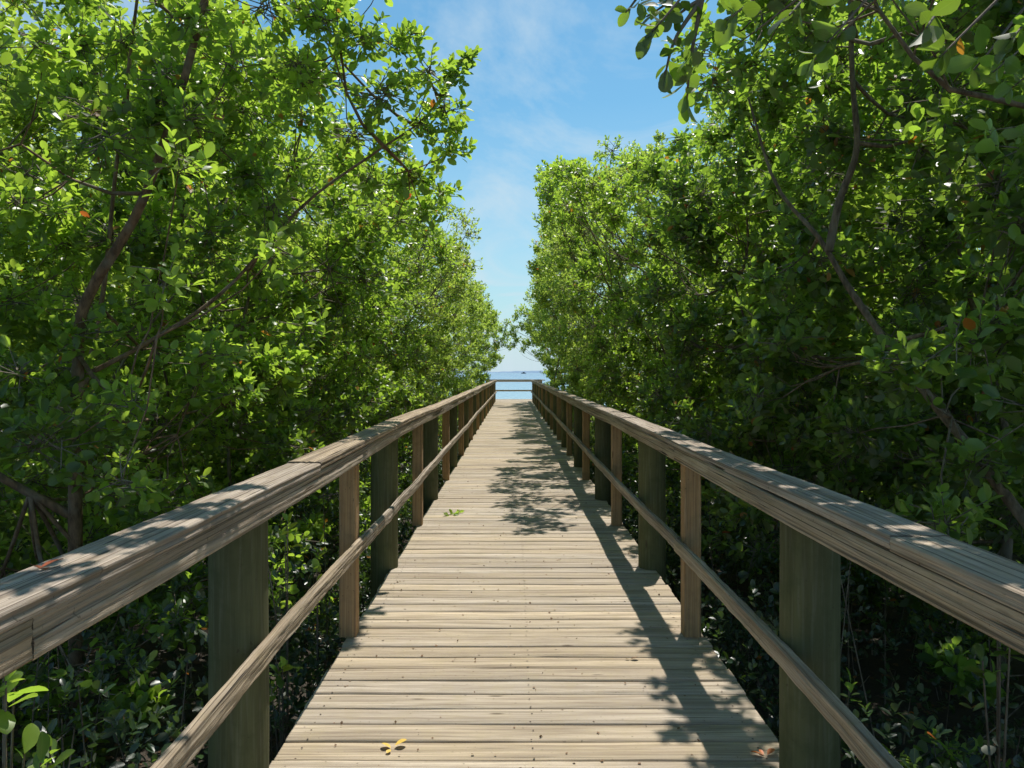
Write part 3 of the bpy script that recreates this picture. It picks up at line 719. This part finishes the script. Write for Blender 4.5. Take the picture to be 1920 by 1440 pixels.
seedling(-1.30, 4.15, .68, 'bright green sprout between the near round post and the square post on the left', 3, .085, .85)
seedling(-1.18, 4.35, .44, 'small bright sprout beside the left square post above the lower rail', 2, .08, .8)
seedling(-1.12, 3.50, .10, 'low sprout just above deck level right of the near left round post', 3, .075, .6)
seedling(-1.1, 5.0, .35, 'small sprout showing between left square post and second round post', 2, .07, .7)
seedling(1.75, 2.6, .62, 'broad dark-leaved seedling below the cap at the lower right', 4, .095, .25)
seedling(1.45, 3.3, .25, 'leafy seedling between the right square post and the near round post', 3, .085, .35)

# ---- pneumatophores and prop roots: uncountable thin stems in the mud
mb = MB()
n = 1100
x = np.where(rs.rand(n) < .5, -1, 1) * (1.15 + rs.rand(n) ** 1.5 * 4.5); y = rs.uniform(.5, 16, n)
zb = np.array([ground_z(a, b) for a, b in zip(x, y)])
A = np.stack([x, y, zb - .03], -1); B = A + np.stack([.05 * rs.randn(n), .05 * rs.randn(n), .12 + .35 * rs.rand(n) ** 2], -1)
twigs(mb, A, B, .007, .003)
n = 50
x = np.where(rs.rand(n) < .5, -1, 1) * (1.3 + rs.rand(n) * 3); y = rs.uniform(1.5, 14, n)
A = np.stack([x, y, np.full(n, GZ - .05)], -1); B = A + np.stack([.25 * rs.randn(n), .25 * rs.randn(n), .7 + 1.0 * rs.rand(n)], -1)
twigs(mb, A, B, .007, .003)
tag(mb.build('root_stems', M_bark), 'thin upright breathing roots and bare stems crowding the dark mud', 'roots', kind='stuff')
# low undergrowth, too many sprigs to count
ub = MB(); us = MB(); n = 26000
sd = np.where(rs.rand(n) < .5, -1, 1.06); xx = 1.22 + rs.rand(n) ** 1.2 * 3.6; y = .6 + rs.rand(n) ** 1.3 * 17; z = GZ + .05 + 1.15 * rs.rand(n) ** 1.1
cl = rs.rand(n) < .28; xx = np.where(cl, 1.10 + .45 * rs.rand(n), xx); z = np.where(cl, GZ + .04 + .75 * rs.rand(n), z)
keep = np.array([nz(a * 1.3, b * 1.3, c * 1.3) > -.12 for a, b, c in zip(sd * xx, y, z)])
P = np.stack([sd * xx, y, z], -1)[keep]; m = len(P)
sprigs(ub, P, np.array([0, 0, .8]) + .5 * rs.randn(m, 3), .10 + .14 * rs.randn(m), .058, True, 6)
bb = P.copy(); bb[:, :2] += .12 * rs.randn(m, 2); bb[:, 2] = GZ - .05
sel = rs.rand(m) < .05
twigs(us, bb[sel], P[sel], .004, .0025)
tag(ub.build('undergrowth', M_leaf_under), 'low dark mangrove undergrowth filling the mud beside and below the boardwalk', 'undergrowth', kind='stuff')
tag(us.build('undergrowth_stems', M_bark), 'thin stems of the low undergrowth', 'undergrowth', kind='stuff')
# leaf litter
lb = MB(); n = 5000
x = np.where(rs.rand(n) < .5, -1, 1) * (.9 + rs.rand(n) * 4.5); y = rs.uniform(.5, 18, n); z = np.array([ground_z(a, b) for a, b in zip(x, y)]) + .012
add_leaves(lb, np.stack([x, y, z], -1), np.concatenate([rs.randn(n, 2), .1 * rs.randn(n, 1)], 1), np.array([0, 0, 1.]) + .3 * rs.randn(n, 3), .05 + .03 * rs.rand(n), np.clip(rs.rand(n), 0, 1), False)
M_lit = simple('dry_leaf', (.16, .085, .04), .7)
tag(lb.build('leaf_litter', M_lit), 'fallen brown leaves scattered over the mud under the trees', 'leaf litter', kind='stuff')

# ------------------------------------------------------------------ fallen leaves on the walk
def fallen(name, label, cat, loc, items, mat, hi=2):
    l = MB()
    for (dx, dy, dz, ang, tilt, L) in items:
        P = np.array([[loc[0] + dx, loc[1] + dy, loc[2] + dz]]); D = np.array([[math.cos(ang), math.sin(ang), math.sin(tilt)]])
        add_leaves(l, P, D, np.array([[.25 * math.sin(ang * 3), .3, 1.]]), np.array([L]), np.array([.5]), hi)
    o = l.build(name, mat, None, loc); tag(o, label, cat); return o
M_yl = simple('yellow_leaf', (.75, .50, .10), .5); M_or = simple('orange_leaf', (.60, .16, .03), .5); M_rd = simple('red_leaf', (.34, .08, .03), .6); M_br = simple('brown_leaf', (.20, .11, .05), .7)
fallen('fallen_leaf', 'pair of yellow leaves lying on the deck near the bottom left of centre', 'fallen leaf', (-.495, 2.92, .006), [(0, 0, 0, 2.6, .25, .05), (.012, .01, .004, .5, .35, .055), (0, -.01, 0, -1.9, .1, .03)], M_yl)
fallen('fallen_leaf', 'orange leaf lying in the dappled shade at the right end of the nearest planks', 'fallen leaf', (1.0, 2.86, .006), [(0, 0, 0, 2.9, .3, .055), (.01, 0, .004, .6, .4, .045), (0, .01, 0, 1.9, .3, .03)], M_or)
fallen('fallen_leaf', 'curled red leaf resting on the near end of the left cap', 'fallen leaf', (-.96, 1.46, 1.132), [(0, 0, 0, 1.2, .25, .05), (.01, -.01, .003, -.8, .2, .035), (0, 0, 0, 2.6, .2, .03)], M_rd)
fallen('fallen_leaf', 'single curled brown leaf on the sunlit planks right of centre', 'fallen leaf', (.62, 3.82, .006), [(0, 0, 0, .2, .3, .05), (.0, 0, .0, 2.9, .2, .025)], M_br)
# green sprig on the deck
gs = thing('fallen_sprig', 'small green sprig lying flat on the left part of the deck', 'fallen sprig', (-.62, 7.75, .004)); O = (-.62, 7.75, .004)
w = MB(); l = MB()
tube(w, [(-.72, 7.62, .012), (-.64, 7.72, .016), (-.56, 7.86, .014)], .004, 5)
pp = np.array([[-.70, 7.65, .02], [-.64, 7.74, .022], [-.58, 7.83, .02], [-.62, 7.70, .02]]); aa = np.array([[-.8, .1, .25], [.9, .2, .3], [.2, .9, .3], [.6, -.5, .3]])
sprigs(l, pp, aa, np.full(4, .8), .07, True, 5)
w.build('twig', M_twig, gs, O); l.build('foliage', M_leaf, gs, O)
# debris crumbs
lb = MB(); n = 800
x = rs.uniform(EL + .05, ER - .03, n); y = 2.2 + rs.rand(n) ** 1.4 * 12
add_leaves(lb, np.stack([x, y, np.full(n, .003)], -1), np.concatenate([rs.randn(n, 2), .05 + .3 * rs.rand(n, 1)], 1), np.array([0, 0, 1.]) + .5 * rs.randn(n, 3), .006 + .012 * rs.rand(n), rs.rand(n), False, 1.4)
tag(lb.build('leaf_crumbs', M_br), 'tiny brown crumbs of leaf and twig scattered on the planks', 'debris', kind='stuff')

# distant boat on the bay
bt = thing('boat', 'tiny dark boat far out on the bay just under the horizon', 'boat', (22, 1500, -1.25)); O = (22, 1500, -1.25)
def hull():
    mb = MB(); xs = np.linspace(-5, 5, 11); V = []; 
    for t in xs:
        wv = 1.6 * (1 - (abs(t) / 5.2) ** 3); V += [(22 + t, 1500 - wv, .6), (22 + t, 1500 - wv * .6, -1.5), (22 + t, 1500 + wv * .6, -1.5), (22 + t, 1500 + wv, .6)]
    F = [[i * 4 + j, i * 4 + (j + 1) % 4, i * 4 + 4 + (j + 1) % 4, i * 4 + 4 + j] for i in range(10) for j in range(4)]
    mb.add(np.array(V), None, F); return mb
M_boat = simple('dark_hull', (.05, .07, .10), .6)
hull().build('hull', M_boat, bt, O)
mb = MB(); board(mb, 20.5, 24, (1500, 1.3), 1.8, 1.5, axis='x', step=1, seed=3); mb.build('cabin', M_boat, bt, O)

# ------------------------------------------------------------------ light, sky, camera
SUN = Vector((.15, .40, 1.0)).normalized()
el = math.asin(SUN.z); az = math.atan2(SUN.x, SUN.y)
w = bpy.data.worlds.new('World'); scn.world = w; w.use_nodes = True
nt = w.node_tree; nt.nodes.clear()
out = N_(nt, 'ShaderNodeOutputWorld'); bg = N_(nt, 'ShaderNodeBackground'); nt.links.new(bg.outputs[0], out.inputs[0])
sky = N_(nt, 'ShaderNodeTexSky', sky_type='NISHITA'); sky.sun_disc = False; sky.sun_elevation = el; sky.sun_rotation = az
sky.air_density = 1.2; sky.dust_density = .6; sky.ozone_density = 1.6; sky.altitude = 0
tc = N_(nt, 'ShaderNodeTexCoord').outputs['Generated']
sx = N_(nt, 'ShaderNodeSeparateXYZ'); nt.links.new(tc, sx.inputs[0])
# project direction on a cloud plane
zc = math_(nt, 'MAXIMUM', sx.outputs[2], .04)
cx = math_(nt, 'DIVIDE', sx.outputs[0], zc); cy = math_(nt, 'DIVIDE', sx.outputs[1], zc)
cb = N_(nt, 'ShaderNodeCombineXYZ'); nt.links.new(cx, cb.inputs[0]); nt.links.new(cy, cb.inputs[1])
cn = noise_(nt, mapping(nt, cb.outputs[0], (.9, .28, 1)), 1.0, 7, .62, .9)
cm = ramp(nt, cn, [(.47, (0, 0, 0)), (.68, (.75, .75, .75))])
hz = ramp(nt, sx.outputs[2], [(0.0, (.85, .85, .85)), (.10, (.5, .5, .5)), (.35, (.0, .0, .0))])
skyc = mix(nt, 1.0, sky.outputs[0], (.57, .94, .99), 'MULTIPLY')
col = mix(nt, hz, skyc, (4.6, 5.8, 6.6))
col = mix(nt, cm, col, (5.0, 6.0, 6.6))
zd = ramp(nt, sx.outputs[2], [(.46, (1, 1, 1)), (.80, (.42, .45, .52))])  # sky darkened overhead, outside the view, to deepen the shadows
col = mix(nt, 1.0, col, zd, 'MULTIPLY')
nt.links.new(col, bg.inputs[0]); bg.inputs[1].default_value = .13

sl = bpy.data.lights.new('sun', 'SUN'); sl.energy = 5.0; sl.angle = R(.55); sl.color = (1, .955, .88)
so = bpy.data.objects.new('sun', sl); C.objects.link(so); so.rotation_euler = SUN.to_track_quat('Z', 'Y').to_euler()

cam = bpy.data.cameras.new('camera'); co = bpy.data.objects.new('camera', cam); C.objects.link(co)
co.location = (0, 0, 1.53); co.rotation_euler = (R(90), 0, 0)
cam.sensor_width = 36; cam.lens = 1350 / 1920 * 36
cam.shift_x = -2 / 1920; cam.shift_y = -22 / 1920
cam.clip_start = .05; cam.clip_end = 20000
scn.camera = co
scn.view_settings.view_transform = 'Standard'; scn.view_settings.look = 'None'; scn.view_settings.exposure = 0; scn.view_settings.gamma = 1
scn.cycles.max_bounces = 5; scn.cycles.diffuse_bounces = 2; scn.cycles.transmission_bounces = 3; scn.cycles.glossy_bounces = 2
scn.cycles.use_adaptive_sampling = True; scn.cycles.adaptive_threshold = .03
scn.cycles.sample_clamp_indirect = 6
scn.cycles.use_denoising = True
scn.cycles.denoising_prefilter = 'ACCURATE'
print('LEAVES', total)
